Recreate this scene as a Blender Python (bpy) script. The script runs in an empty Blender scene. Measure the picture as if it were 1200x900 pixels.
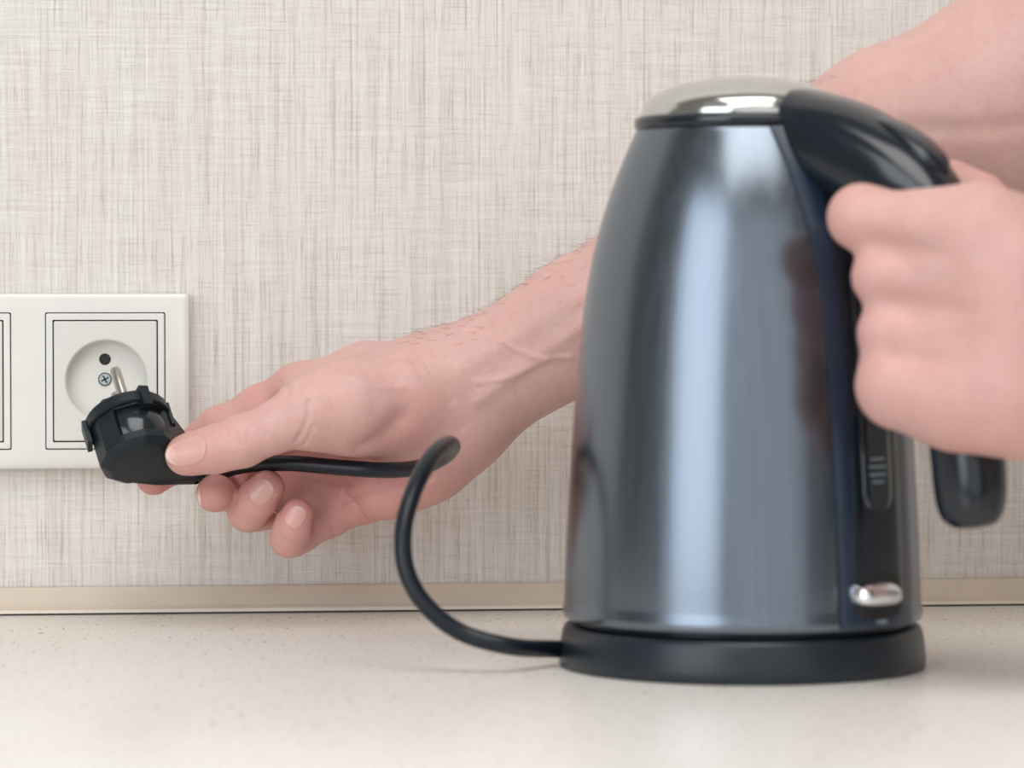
import bpy, bmesh, math, random
import numpy as np
from mathutils import Vector, Matrix

random.seed(7)
rng = np.random.default_rng(7)
scene = bpy.context.scene
COL = scene.collection

# ------------------------------------------------------------------ camera
FPX = 4000.0                      # focal length in pixels of the 1200x900 frame
YAW = math.atan(0.104)
PITCH = math.atan(120.0 / FPX)
CAM = np.array([-1.589 * math.sin(YAW), -1.589 * math.cos(YAW), 0.1526])
FWD = np.array([math.sin(YAW) * math.cos(PITCH), math.cos(YAW) * math.cos(PITCH), -math.sin(PITCH)])
RGT = np.array([math.cos(YAW), -math.sin(YAW), 0.0])
UPV = np.cross(RGT, FWD)
cd = bpy.data.cameras.new('camera')
cam = bpy.data.objects.new('camera', cd)
COL.objects.link(cam)
m = Matrix(((RGT[0], UPV[0], -FWD[0], CAM[0]), (RGT[1], UPV[1], -FWD[1], CAM[1]), (RGT[2], UPV[2], -FWD[2], CAM[2]), (0, 0, 0, 1)))
cam.matrix_world = m
cd.sensor_width = 36.0
cd.lens = 36.0 * FPX / 1200.0
cd.clip_start = 0.05
cd.clip_end = 50
cd.dof.use_dof = True
cd.dof.focus_distance = 1.530
cd.dof.aperture_fstop = 8.5
scene.camera = cam

# ------------------------------------------------------------------ world, lights, exposure
w = bpy.data.worlds.new('world')
scene.world = w
w.use_nodes = True
w.node_tree.nodes['Background'].inputs['Color'].default_value = (1.0, 0.94, 0.86, 1)
w.node_tree.nodes['Background'].inputs['Strength'].default_value = 0.26


def area(name, loc, target, sx, sy, power, color):
    ld = bpy.data.lights.new(name, 'AREA')
    ld.shape = 'RECTANGLE'
    ld.size, ld.size_y = sx, sy
    ld.energy = power
    ld.color = color
    o = bpy.data.objects.new(name, ld)
    COL.objects.link(o)
    o.location = loc
    o.rotation_euler = (Vector(target) - Vector(loc)).to_track_quat('-Z', 'Y').to_euler()
    return o


area('window_daylight', (-1.50, -2.10, 0.85), (0.06, -0.2, 0.30), 1.45, 2.0, 36, (0.87, 0.935, 1.0))
area('rear_room_fill', (0.35, -2.70, 0.70), (0.06, -0.2, 0.30), 2.3, 2.1, 15, (0.93, 0.965, 1.0))  # added soft fill panel, stands in for the lit room behind the camera
area('ceiling_lamp', (0.05, -1.05, 1.55), (0.0, -0.35, 0.0), 1.25, 1.0, 20, (1.0, 0.98, 0.95))

vs = scene.view_settings
vs.view_transform = 'Standard'
vs.look = 'None'
vs.gamma = 1.0
vs.exposure = -0.20
vs.use_curve_mapping = False
scene.cycles.use_denoising = True


# ------------------------------------------------------------------ projection helpers (pixel of the photograph -> place)
def ray(px, py):
    return FWD * FPX + RGT * (px - 600.0) - UPV * (py - 450.0)


def P(px, py, y):
    r = ray(px, py)
    return CAM + r * ((y - CAM[1]) / r[1])


def G(px, py, z=0.0):
    r = ray(px, py)
    return CAM + r * ((z - CAM[2]) / r[2])


def Q(px, py, depth):
    return CAM + ray(px, py) * (depth / FPX)


def unit(v):
    v = np.asarray(v, float)
    return v / np.linalg.norm(v)


# ------------------------------------------------------------------ node material helpers
class NM:
    def __init__(self, name):
        self.mat = bpy.data.materials.new(name)
        self.mat.use_nodes = True
        self.nt = self.mat.node_tree
        self.b = self.nt.nodes['Principled BSDF']

    def n(self, t, **kw):
        nd = self.nt.nodes.new(t)
        for k, v in kw.items():
            if hasattr(nd, k):
                setattr(nd, k, v)
            else:
                nd.inputs[k.replace('_', ' ')].default_value = v
        return nd

    def l(self, a, b):
        self.nt.links.new(a, b)

    def set(self, **kw):
        for k, v in kw.items():
            self.b.inputs[k.replace('_', ' ')].default_value = v
        return self

    def noise(self, scale_vec, scale=1.0, detail=2.0, rough=0.5, obj=True, dist=0.0):
        tc = self.n('ShaderNodeTexCoord')
        mp = self.n('ShaderNodeMapping')
        mp.inputs['Scale'].default_value = scale_vec
        self.l(tc.outputs['Object'], mp.inputs['Vector'])
        nz = self.n('ShaderNodeTexNoise')
        nz.inputs['Scale'].default_value = scale
        nz.inputs['Detail'].default_value = detail
        nz.inputs['Roughness'].default_value = rough
        nz.inputs['Distortion'].default_value = dist
        self.l(mp.outputs['Vector'], nz.inputs['Vector'])
        return nz.outputs['Fac']

    def ramp(self, src, stops):
        r = self.n('ShaderNodeValToRGB')
        e = r.color_ramp.elements
        e[0].position, e[0].color = stops[0][0], (*stops[0][1], 1)
        e[1].position, e[1].color = stops[-1][0], (*stops[-1][1], 1)
        for p, c in stops[1:-1]:
            x = e.new(p)
            x.color = (*c, 1)
        self.l(src, r.inputs['Fac'])
        return r.outputs['Color']

    def mix(self, fac, a, b, mode='MIX'):
        mx = self.n('ShaderNodeMix', data_type='RGBA', blend_type=mode)
        for s, v in ((mx.inputs[0], fac), (mx.inputs[6], a), (mx.inputs[7], b)):
            if hasattr(v, 'default_value') or hasattr(v, 'is_output'):
                self.l(v, s)
            elif isinstance(v, tuple):
                s.default_value = (*v, 1)
            else:
                s.default_value = v
        return mx.outputs[2]

    def math(self, op, a, b=0.0):
        mt = self.n('ShaderNodeMath', operation=op)
        for s, v in ((mt.inputs[0], a), (mt.inputs[1], b)):
            if hasattr(v, 'is_output'):
                self.l(v, s)
            else:
                s.default_value = v
        return mt.outputs[0]

    def bump(self, h, strength, distance):
        bp = self.n('ShaderNodeBump')
        bp.inputs['Strength'].default_value = strength
        bp.inputs['Distance'].default_value = distance
        self.l(h, bp.inputs['Height'])
        self.l(bp.outputs['Normal'], self.b.inputs['Normal'])

    def color(self, c):
        if isinstance(c, tuple):
            self.b.inputs['Base Color'].default_value = (*c, 1)
        else:
            self.l(c, self.b.inputs['Base Color'])
        return self


def simple(name, col, rough, metal=0.0, spec=0.5, coat=0.0, grain=0.0, gscale=900.0):
    k = NM(name)
    nz = k.noise((1, 1, 1), gscale, 2)
    k.color(k.mix(nz, tuple(c * 0.92 for c in col), tuple(min(1, c * 1.06) for c in col)))
    k.set(Roughness=rough, Metallic=metal, Specular_IOR_Level=spec, Coat_Weight=coat)
    if grain:
        k.bump(nz, grain, 0.0004)
    return k.mat


# wallpaper: linen weave
k = NM('linen_wallpaper')
v1 = k.noise((620, 1, 11), 1.0, 3, 0.6)
v2 = k.noise((1500, 1, 45), 1.0, 2, 0.6)
v3 = k.noise((150, 1, 4), 1.0, 2, 0.5)
h1 = k.noise((20, 1, 800), 1.0, 3, 0.6)
h2 = k.noise((60, 1, 1700), 1.0, 2, 0.6)
big = k.noise((7, 1, 5), 1.0, 2, 0.5)
fib = k.noise((1100, 1, 1100), 1.0, 2, 0.7)
LIGHT = (0.775, 0.748, 0.720)
c = k.ramp(v1, [(0.26, (0.460, 0.370, 0.280)), (0.39, (0.690, 0.625, 0.550)), (0.50, LIGHT), (0.72, (0.865, 0.850, 0.832))])
c2 = k.ramp(h1, [(0.24, (0.560, 0.500, 0.430)), (0.38, (0.720, 0.685, 0.635)), (0.52, LIGHT), (0.72, (0.920, 0.910, 0.895))])
hm = k.ramp(big, [(0.35, (0.22, 0.22, 0.22)), (0.65, (0.58, 0.58, 0.58))])
base = k.mix(hm, c, c2)
base = k.mix(0.70, base, k.ramp(v2, [(0.26, (0.50, 0.47, 0.43)), (0.44, (0.96, 0.95, 0.94)), (0.75, (1.0, 1.0, 1.0))]), 'MULTIPLY')
base = k.mix(0.55, base, k.ramp(h2, [(0.26, (0.58, 0.56, 0.52)), (0.44, (0.97, 0.965, 0.96)), (0.75, (1.0, 1.0, 1.0))]), 'MULTIPLY')
base = k.mix(0.32, base, k.ramp(v3, [(0.28, (0.84, 0.79, 0.74)), (0.6, (1.0, 1.0, 1.0))]), 'MULTIPLY')
base = k.mix(0.30, base, k.ramp(fib, [(0.30, (0.78, 0.76, 0.74)), (0.6, (1.0, 1.0, 1.0))]), 'MULTIPLY')
k.color(base)
k.set(Roughness=0.75, Specular_IOR_Level=0.25)
k.bump(k.math('ADD', k.math('ADD', v1, h1), k.math('MULTIPLY', v2, 0.6)), 0.35, 0.0006)
M_WALL = k.mat

# worktop laminate with tiny elongated specks
k = NM('speckled_worktop')
sp = k.noise((300, 120, 1), 1.0, 2, 0.6)
sp2 = k.noise((560, 230, 1), 1.0, 1, 0.5)
dens = k.noise((9, 9, 1), 1.0, 2, 0.5)
cl = k.noise((14, 14, 1), 1.0, 3, 0.5)
b0 = k.mix(cl, (0.850, 0.810, 0.755), (0.890, 0.860, 0.815))
m1 = k.ramp(sp, [(0.670, (0, 0, 0)), (0.70, (1, 1, 1))])
m2 = k.ramp(sp2, [(0.660, (0, 0, 0)), (0.70, (1, 1, 1))])
b1 = k.mix(k.math('MULTIPLY', m1, 0.95), b0, (0.24, 0.18, 0.15))
b1 = k.mix(k.math('MULTIPLY', m2, 0.75), b1, (0.36, 0.28, 0.24))
k.color(b1)
k.set(Roughness=0.30, Specular_IOR_Level=0.4)
M_TOP = k.mat

M_TRIM = simple('beige_trim', (0.62, 0.52, 0.42), 0.45, gscale=60)
M_TRIMLIP = simple('pale_sealing_lip', (0.80, 0.72, 0.62), 0.4, gscale=60)
M_JOINT = simple('dark_joint', (0.05, 0.05, 0.045), 0.7)
M_IVORY = simple('ivory_plastic', (0.745, 0.735, 0.690), 0.22, spec=0.5, gscale=30)
M_IVORY2 = simple('ivory_matte_plastic', (0.700, 0.690, 0.645), 0.40, gscale=1500, grain=0.05)
M_HOLE = simple('dark_hole', (0.012, 0.012, 0.012), 0.6)
M_ZINC = simple('zinc_screw', (0.55, 0.60, 0.62), 0.3, metal=1.0)
M_NICKEL = simple('nickel_pin', (0.50, 0.48, 0.45), 0.30, metal=1.0)
M_RUBBER = simple('black_rubber', (0.006, 0.012, 0.016), 0.42, spec=0.35, grain=0.06, gscale=2500)
M_PLUGGLOSS = simple('black_gloss_grip', (0.012, 0.018, 0.024), 0.16, spec=0.6)
M_CORD = simple('black_cord', (0.004, 0.008, 0.014), 0.34, spec=0.38)
M_BLACK = simple('black_plastic', (0.006, 0.011, 0.018), 0.20, spec=0.6)
M_BASE = simple('black_satin_plastic', (0.007, 0.014, 0.022), 0.36, spec=0.5, grain=0.04, gscale=2500)
M_BLUEBLACK = simple('blue_tinted_black_plastic', (0.013, 0.026, 0.050), 0.25, spec=0.6)  # black plastic, blue of the reflected window tinted into its colour
M_MARK = simple('pale_print', (0.20, 0.25, 0.28), 0.5)
M_CHROME = simple('chrome', (0.80, 0.82, 0.84), 0.16, metal=1.0)

k = NM('smoked_glass_gauge')
k.color(k.mix(k.noise((1, 1, 1), 300, 1), (0.008, 0.012, 0.018), (0.014, 0.020, 0.028)))
k.set(Roughness=0.06, Specular_IOR_Level=0.7, Coat_Weight=0.6)
M_GAUGE = k.mat

k = NM('brushed_dark_steel')
br = k.noise((260, 260, 6), 1.0, 3, 0.6)
k.color(k.mix(br, (0.150, 0.178, 0.215), (0.200, 0.230, 0.272)))
k.l(k.math('ADD', k.math('MULTIPLY', br, 0.10), 0.19), k.b.inputs['Roughness'])
k.set(Metallic=1.0, Anisotropic=0.35)
k.bump(br, 0.03, 0.0004)
M_STEEL = k.mat

k = NM('polished_lid_steel')
k.color(k.mix(k.noise((60, 60, 60), 1.0, 2), (0.60, 0.60, 0.58), (0.66, 0.66, 0.64)))
k.set(Metallic=1.0, Roughness=0.14)
M_LID = k.mat

# skin
def skin(name, ca, cb, cred):
    k = NM(name)
    at = k.n('ShaderNodeAttribute', attribute_name='flush')
    blot = k.noise((1, 1, 1), 70, 4, 0.6)
    blot2 = k.noise((1, 1, 1), 260, 3, 0.6)
    b = k.mix(blot, ca, cb)
    b = k.mix(k.math('MULTIPLY', k.ramp(k.noise((1, 1, 1), 38, 3, 0.6), [(0.45, (0, 0, 0)), (0.70, (1, 1, 1))]), 0.35), b, (0.600, 0.400, 0.400))
    b = k.mix(at.outputs['Fac'], b, cred)
    b = k.mix(k.math('MULTIPLY', k.ramp(blot2, [(0.45, (0, 0, 0)), (0.75, (1, 1, 1))]), 0.28), b, (0.62, 0.27, 0.21))
    k.color(b)
    k.set(Roughness=0.43, Specular_IOR_Level=0.45, Subsurface_Weight=0.12, Subsurface_Scale=0.006)
    k.b.inputs['Subsurface Radius'].default_value = (1.0, 0.36, 0.22)
    por = k.noise((1, 1, 1), 1500, 2, 0.6)
    wr = k.noise((1, 1, 1), 520, 3, 0.7)
    k.bump(k.math('ADD', k.math('MULTIPLY', wr, 0.8), k.math('MULTIPLY', por, 0.5)), 0.40, 0.0008)
    return k.mat


M_SKIN = skin('skin', (0.715, 0.455, 0.390), (0.600, 0.345, 0.315), (0.600, 0.235, 0.210))
k = NM('fingernail')
at = k.n('ShaderNodeAttribute', attribute_name='free_edge')
k.color(k.mix(at.outputs['Fac'], (0.660, 0.375, 0.330), (0.760, 0.590, 0.520)))
k.set(Roughness=0.27, Specular_IOR_Level=0.5, Subsurface_Weight=0.1, Subsurface_Scale=0.003)
M_NAIL = k.mat
M_HAIR = simple('arm_hair', (0.24, 0.15, 0.09), 0.5)


# ------------------------------------------------------------------ object helpers
def link(name, me, mat, parent=None, smooth=True):
    o = bpy.data.objects.new(name, me)
    COL.objects.link(o)
    if mat is not None and not me.materials:
        me.materials.append(mat)
    if parent is not None:
        o.parent = parent
    if smooth:
        me.polygons.foreach_set('use_smooth', [True] * len(me.polygons))
    return o


def mesh_obj(name, verts, faces, mat, parent=None, smooth=True, recalc=True):
    me = bpy.data.meshes.new(name)
    me.from_pydata([tuple(map(float, v)) for v in verts], [], [tuple(int(i) for i in f) for f in faces])
    if recalc:
        bm = bmesh.new()
        bm.from_mesh(me)
        bmesh.ops.recalc_face_normals(bm, faces=bm.faces)
        bm.to_mesh(me)
        bm.free()
    return link(name, me, mat, parent, smooth)


def empty(name, loc):
    o = bpy.data.objects.new(name, None)
    COL.objects.link(o)
    o.location = tuple(map(float, loc))
    o.empty_display_size = 0.02
    return o


def keep(child, parent):
    """parent a child built in world coordinates to an empty standing at its base"""
    child.parent = parent
    child.matrix_parent_inverse = Matrix.Translation(parent.location).inverted()
    return child


def tag(o, label, cat, group=None):
    o['label'] = label
    o['category'] = cat
    if group:
        o['group'] = group
    return o


def sharp(o, deg=35):
    me = o.data
    bm = bmesh.new()
    bm.from_mesh(me)
    for e in bm.edges:
        if len(e.link_faces) == 2 and e.calc_face_angle(0) > math.radians(deg):
            e.smooth = False
    bm.to_mesh(me)
    bm.free()
    return o


def box(name, lo, hi, mat, parent=None, bevel=0.0, seg=3):
    bm = bmesh.new()
    bmesh.ops.create_cube(bm, size=1.0)
    lo, hi = Vector(lo), Vector(hi)
    for v in bm.verts:
        v.co = Vector(((v.co[i] + 0.5) * (hi[i] - lo[i]) + lo[i]) for i in range(3))
    if bevel:
        bmesh.ops.bevel(bm, geom=list(bm.edges), offset=bevel, segments=seg, profile=0.5, affect='EDGES')
    me = bpy.data.meshes.new(name)
    bm.to_mesh(me)
    bm.free()
    o = link(name, me, mat, parent, smooth=bool(bevel))
    return sharp(o, 50) if bevel else o


def grid_faces(n, mm, close_u=False, close_v=False, off=0):
    f = []
    for i in range(n if close_u else n - 1):
        for j in range(mm if close_v else mm - 1):
            a = off + i * mm + j
            b = off + ((i + 1) % n) * mm + j
            c = off + ((i + 1) % n) * mm + (j + 1) % mm
            d = off + i * mm + (j + 1) % mm
            f.append((a, b, c, d))
    return f


def lathe(prof, center, n=160, bulge=None):
    """prof: list of (r, z). closed at the axis when r==0"""
    verts, rows = [], []
    for r, z in prof:
        row = []
        for i in range(n):
            a = 2 * math.pi * i / n
            rr = r + (bulge(a, r, z) if bulge else 0.0)
            row.append(len(verts))
            verts.append((center[0] + rr * math.cos(a), center[1] + rr * math.sin(a), center[2] + z))
        rows.append(row)
    faces = []
    for q in range(len(rows) - 1):
        for i in range(n):
            j = (i + 1) % n
            faces.append((rows[q][i], rows[q][j], rows[q + 1][j], rows[q + 1][i]))
    faces.append(tuple(rows[0][::-1]))
    faces.append(tuple(rows[-1]))
    return verts, faces


def catmull(pts, per):
    pts = [np.asarray(p, float) for p in pts]
    q = [2 * pts[0] - pts[1]] + pts + [2 * pts[-1] - pts[-2]]
    out = []
    for i in range(1, len(q) - 2):
        for s in range(per):
            t = s / per
            p0, p1, p2, p3 = q[i - 1], q[i], q[i + 1], q[i + 2]
            out.append(0.5 * (2 * p1 + (p2 - p0) * t + (2 * p0 - 5 * p1 + 4 * p2 - p3) * t * t + (3 * p1 - p0 - 3 * p2 + p3) * t ** 3))
    out.append(pts[-1])
    return out


def tube(path, rad, n=20):
    """rad: number or list; caps closed"""
    path = [np.asarray(p, float) for p in path]
    N = len(path)
    rad = [rad] * N if np.isscalar(rad) else rad
    T = [unit(path[min(i + 1, N - 1)] - path[max(i - 1, 0)]) for i in range(N)]
    up = np.array([0, 0, 1.0]) if abs(T[0][2]) < 0.9 else np.array([1.0, 0, 0])
    u = unit(np.cross(T[0], up))
    verts = []
    for i in range(N):
        u = unit(u - T[i] * np.dot(u, T[i]))
        v = np.cross(T[i], u)
        for q in range(n):
            a = 2 * math.pi * q / n
            verts.append(path[i] + rad[i] * (math.cos(a) * u + math.sin(a) * v))
    faces = grid_faces(N, n, False, True)
    faces.append(tuple(range(n))[::-1])
    faces.append(tuple(range((N - 1) * n, N * n)))
    return verts, faces


def merge(parts):
    V, F = [], []
    for v, f in parts:
        o = len(V)
        V += list(v)
        F += [tuple(i + o for i in q) for q in f]
    return V, F


# ================================================================== SETTING
wall = box('wall_back', (-1.6, 0.0, -0.2), (1.6, 0.06, 1.5), M_WALL)
wall['kind'] = 'structure'
top = empty('countertop', (0, -0.31, -0.04))
tag(top, 'cream speckled kitchen worktop running along the wallpapered wall', 'countertop')
keep(box('worktop_slab', (-1.6, -0.63, -0.038), (1.6, -0.0005, 0.0), M_TOP, bevel=0.003), top)
# sealing trim between worktop and wall
trim = bpy.data.objects.new('trim_1', None)
COL.objects.link(trim)
trim['kind'] = 'structure'
prof = [(-0.0005, 0.0003), (-0.0085, 0.0020), (-0.0085, 0.0026), (-0.0070, 0.0040), (-0.0045, 0.0105), (-0.0036, 0.0122), (-0.0005, 0.0124)]
V, F = [], []
for x in (-1.6, 1.6):
    V += [(x, y, z) for y, z in prof]
n = len(prof)
F = [(i, (i + 1) % n, (i + 1) % n + n, i + n) for i in range(n)] + [tuple(range(n)), tuple(range(n, 2 * n))]
sharp(mesh_obj('trim_strip', V, F, M_TRIM, trim), 25)
box('sealing_lip', (-1.6, -0.0097, 0.0009), (1.6, -0.0086, 0.0024), M_TRIMLIP, trim)
box('dark_joint', (-1.6, -0.0093, -0.0002), (1.6, -0.0085, 0.0010), M_JOINT, trim)

# ================================================================== WALL SOCKET
# measured on the wall: scale about 2.55 px per mm
s0 = P(109, 343, 0)
def wx(px): return P(px, 445, -0.008)[0]
def wz(py): return P(124, py, -0.008)[2]
plate = empty('double_wall_socket', (wx(90), 0, wz(550)))
tag(plate, 'ivory plastic double wall socket with a round recessed outlet', 'wall socket')


def rr_loop(x0, x1, z0, z1, r, seg=6):
    pts = []
    for cx, cz, a0 in ((x1 - r, z1 - r, 0), (x0 + r, z1 - r, 90), (x0 + r, z0 + r, 180), (x1 - r, z0 + r, 270)):
        for i in range(seg + 1):
            a = math.radians(a0 + 90 * i / seg)
            pts.append((cx + r * math.cos(a), cz + r * math.sin(a)))
    return pts


def loft_loops(loops):
    """loops: list of lists of 3D points of the same count"""
    V, F = [], []
    n = len(loops[0])
    for L in loops:
        V += L
    for q in range(len(loops) - 1):
        for i in range(n):
            j = (i + 1) % n
            F.append((q * n + i, q * n + j, (q + 1) * n + j, (q + 1) * n + i))
    return V, F


def lp(x0, x1, z0, z1, r, y):
    return [(x, y, z) for x, z in rr_loop(x0, x1, z0, z1, r)]


X0, X1, Z0, Z1 = wx(-176), wx(222.5), wz(549.5), wz(343.5)
GAPS = [(wx(53), wx(194)), (wx(-148), wx(13.5))]
iz0, iz1 = wz(526.5), wz(366)
# frame: built as outer rim plus a face with two square openings
bm = bmesh.new()
def add_loft(bm, loops, cap_last=False, cap_first=False):
    rows = [[bm.verts.new(p) for p in L] for L in loops]
    n = len(rows[0])
    for q in range(len(rows) - 1):
        for i in range(n):
            j = (i + 1) % n
            bm.faces.new((rows[q][i], rows[q][j], rows[q + 1][j], rows[q + 1][i]))
    if cap_last:
        bm.faces.new(rows[-1])
    if cap_first:
        bm.faces.new(rows[0][::-1])
    return rows
FT = 0.0095
rim = add_loft(bm, [lp(X0, X1, Z0, Z1, 0.0022, -0.0002), lp(X0, X1, Z0, Z1, 0.0022, -FT + 0.0025),
                    lp(X0 + 0.0006, X1 - 0.0006, Z0 + 0.0006, Z1 - 0.0006, 0.0022, -FT + 0.0010),
                    lp(X0 + 0.0022, X1 - 0.0022, Z0 + 0.0022, Z1 - 0.0022, 0.0018, -FT)])
edges = []
def loop_edges(row):
    out = []
    for i in range(len(row)):
        e = bm.edges.get((row[i], row[(i + 1) % len(row)]))
        out.append(e)
    return out
edges += loop_edges(rim[-1])
for gx0, gx1 in GAPS:
    r_ = add_loft(bm, [lp(gx0, gx1, iz0, iz1, 0.0008, -FT), lp(gx0, gx1, iz0, iz1, 0.0008, -0.0015)])
    edges += loop_edges(r_[0])
bmesh.ops.triangle_fill(bm, use_beauty=True, use_dissolve=True, edges=edges)
bmesh.ops.recalc_face_normals(bm, faces=bm.faces)
me = bpy.data.meshes.new('frame')
bm.to_mesh(me)
bm.free()
fr = link('frame', me, M_IVORY, None)
sharp(fr, 30)
keep(fr, plate)
for gi, (gx0, gx1) in enumerate(GAPS):
    # thin stepped surround ring inside the opening
    t_ = 0.0005
    mm_ = 0.0034
    V, F = loft_loops([lp(gx0 + t_, gx1 - t_, iz0 + t_, iz1 - t_, 0.0008, -0.002), lp(gx0 + t_, gx1 - t_, iz0 + t_, iz1 - t_, 0.0008, -FT - 0.0003),
                       lp(gx0 + t_ + 0.0004, gx1 - t_ - 0.0004, iz0 + t_ + 0.0004, iz1 - t_ - 0.0004, 0.0008, -FT - 0.0006),
                       lp(gx0 + mm_, gx1 - mm_, iz0 + mm_, iz1 - mm_, 0.0006, -FT - 0.0006),
                       lp(gx0 + mm_, gx1 - mm_, iz0 + mm_, iz1 - mm_, 0.0006, -0.002)])
    keep(sharp(mesh_obj('surround_ring', V, F, M_IVORY), 30), plate)
    bp_ = box('back_plate', (gx0 + 0.0002, -0.0022, iz0 + 0.0002), (gx1 - 0.0002, -0.0004, iz1 - 0.0002), M_HOLE)
    keep(bp_, plate)
    q_ = mm_ + 0.0006
    a0, a1, b0, b1 = gx0 + q_, gx1 - q_, iz0 + q_, iz1 - q_
    fy = -FT - 0.0008
    if gi == 0:
        cx, cz, R = wx(125), wz(446), 0.0191
        N = 72
        bm = bmesh.new()
        outer = add_loft(bm, [lp(a0, a1, b0, b1, 0.0008, -0.0024), lp(a0, a1, b0, b1, 0.0008, fy + 0.0004), lp(a0 + 0.0004, a1 - 0.0004, b0 + 0.0004, b1 - 0.0004, 0.0008, fy)])
        circ = lambda r, y: [(cx + r * math.cos(2 * math.pi * i / N), y, cz + r * math.sin(2 * math.pi * i / N)) for i in range(N)]
        inner = add_loft(bm, [circ(R, fy), circ(R - 0.0006, fy + 0.0005), circ(R - 0.0016, fy + 0.0070), circ(R - 0.0022, fy + 0.0076)], cap_last=True)
        bmesh.ops.triangle_fill(bm, use_beauty=True, use_dissolve=True, edges=loop_edges(outer[-1]) + loop_edges(inner[0]))
        bmesh.ops.recalc_face_normals(bm, faces=bm.faces)
        me = bpy.data.meshes.new('socket_face')
        bm.to_mesh(me)
        bm.free()
        sf = link('socket_face', me, M_IVORY2)
        sharp(sf, 30)
        keep(sf, plate)
        def disc(name, px, py, r, y0, y1, mat, parent):
            c_ = P(px, py, y1)
            V, F = tube([(c_[0], y0, c_[2]), (c_[0], (y0 + y1) / 2, c_[2]), (c_[0], y1, c_[2])], r, 24)
            o = mesh_obj(name, V, F, mat)
            sharp(o, 40)
            o.parent = parent
            o.matrix_parent_inverse = (Matrix.Translation(plate.location)).inverted() if parent is plate else Matrix.Identity(4)
            return o
        yb = fy + 0.0076
        disc('pin_hole', 123, 421, 0.0027, yb + 0.0006, yb - 0.0001, M_HOLE, sf)
        disc('pin_hole', 124, 474, 0.0027, yb + 0.0006, yb - 0.0001, M_HOLE, sf)
        disc('screw_rim', 123, 444.5, 0.0031, yb + 0.0006, yb - 0.0003, M_HOLE, sf)
        scw = disc('screw', 123, 444.5, 0.0026, yb + 0.0006, yb - 0.0010, M_ZINC, sf)
        c_ = P(123, 444.5, yb - 0.0011)
        parts = []
        for ang in (0.5, 0.5 + math.pi / 2):
            dx, dz = math.cos(ang) * 0.0019, math.sin(ang) * 0.0019
            nx_, nz_ = -math.sin(ang) * 0.00035, math.cos(ang) * 0.00035
            pv = [(c_[0] + sx * dx + sn * nx_, yy, c_[2] + sx * dz + sn * nz_) for yy in (yb - 0.00112, yb - 0.0006) for sx, sn in ((-1, -1), (1, -1), (1, 1), (-1, 1))]
            parts.append((pv, [(0, 1, 2, 3), (4, 5, 6, 7), (0, 1, 5, 4), (1, 2, 6, 5), (2, 3, 7, 6), (3, 0, 4, 7)]))
        V, F = merge(parts)
        sl = mesh_obj('screw_slot', V, F, M_HOLE, sf, smooth=False)
        sl['label'] = 'dark cross slot of the screw'
    else:
        fc = box('blank_face', (a0, fy, b0), (a1, -0.0024, b1), M_IVORY2, bevel=0.0005)
        keep(fc, plate)

# ================================================================== KETTLE
KC = G(869.5, 779)
KC[2] = 0.0
FH = unit([FWD[0], FWD[1], 0])
RH = RGT.copy()
HD = unit(0.707 * RH - 0.707 * FH)           # direction of the handle
HW = np.array([-HD[1], HD[0], 0.0])          # sideways of the handle (left of HD)
AZ_H = math.atan2(HD[1], HD[0])

BODY = [(0.0190, 0.0695), (0.0198, 0.0712), (0.0225, 0.0716), (0.0260, 0.0708), (0.040, 0.0704), (0.061, 0.0694), (0.085, 0.0680), (0.1115, 0.0661), (0.128, 0.0646),
        (0.1417, 0.0632), (0.1545, 0.0612), (0.1659, 0.0588), (0.1735, 0.0568), (0.1808, 0.0547), (0.189, 0.0520), (0.1975, 0.0489), (0.2050, 0.0457), (0.2105, 0.0432), (0.2135, 0.0420)]
BZ = np.array([b[0] for b in BODY])
BR = np.array([b[1] for b in BODY])
fineZ = np.concatenate([np.linspace(0.019, 0.027, 12), np.linspace(0.029, 0.2135, 70)])
# smooth radius through a cubic fit of the points above the foot
co = np.polyfit(BZ[4:], BR[4:], 6)
def RAD(z):
    return float(np.interp(z, BZ, BR)) if z < 0.034 else float(np.polyval(co, z))

kettle = empty('electric_kettle', KC + np.array([0, 0, 0.0175]))
tag(kettle, 'dark brushed steel electric kettle with black plastic handle gripped by a hand', 'kettle')


def spout(a, r, z):
    d = (a - (AZ_H + math.pi) + math.pi) % (2 * math.pi) - math.pi
    return 0.009 * max(0, (z - 0.176) / 0.038) ** 1.6 * math.exp(-(d / 0.20) ** 2)


prof = [(0.060, 0.0182)] + [(RAD(z), z) for z in fineZ] + [(0.0400, 0.2137)]
V, F = lathe(prof, KC, 192, spout)
keep(mesh_obj('body', V, F, M_STEEL), kettle)
# dark plastic collar under the lid and at the foot
V, F = lathe([(0.0395, 0.2120), (0.0424, 0.2125), (0.0432, 0.2140), (0.0432, 0.2162), (0.0424, 0.2174), (0.0405, 0.2178)], KC, 128, lambda a, r, z: spout(a, r, 0.213))
keep(mesh_obj('lid_collar', V, F, M_BLACK), kettle)
lidp = [(0.0408, 0.2165), (0.0412, 0.2185), (0.0402, 0.2202)]
for q in range(1, 15):
    t = q / 14 * math.pi / 2
    lidp.append((0.0402 * math.cos(t) + 1e-5, 0.2202 + 0.0135 * math.sin(t) ** 1.05))
V, F = lathe(lidp, KC, 128)
keep(mesh_obj('lid', V, F, M_LID), kettle)
V, F = lathe([(0.050, 0.0165), (0.0655, 0.0168), (0.0670, 0.0176), (0.0670, 0.0188), (0.050, 0.0190)], KC, 128)
keep(mesh_obj('foot_ring', V, F, M_BLACK), kettle)

# plastic spine on the body below the handle
def bodypt(daz, z, off):
    a = AZ_H + daz
    r = RAD(z) + off
    return KC + np.array([r * math.cos(a), r * math.sin(a), z])


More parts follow.
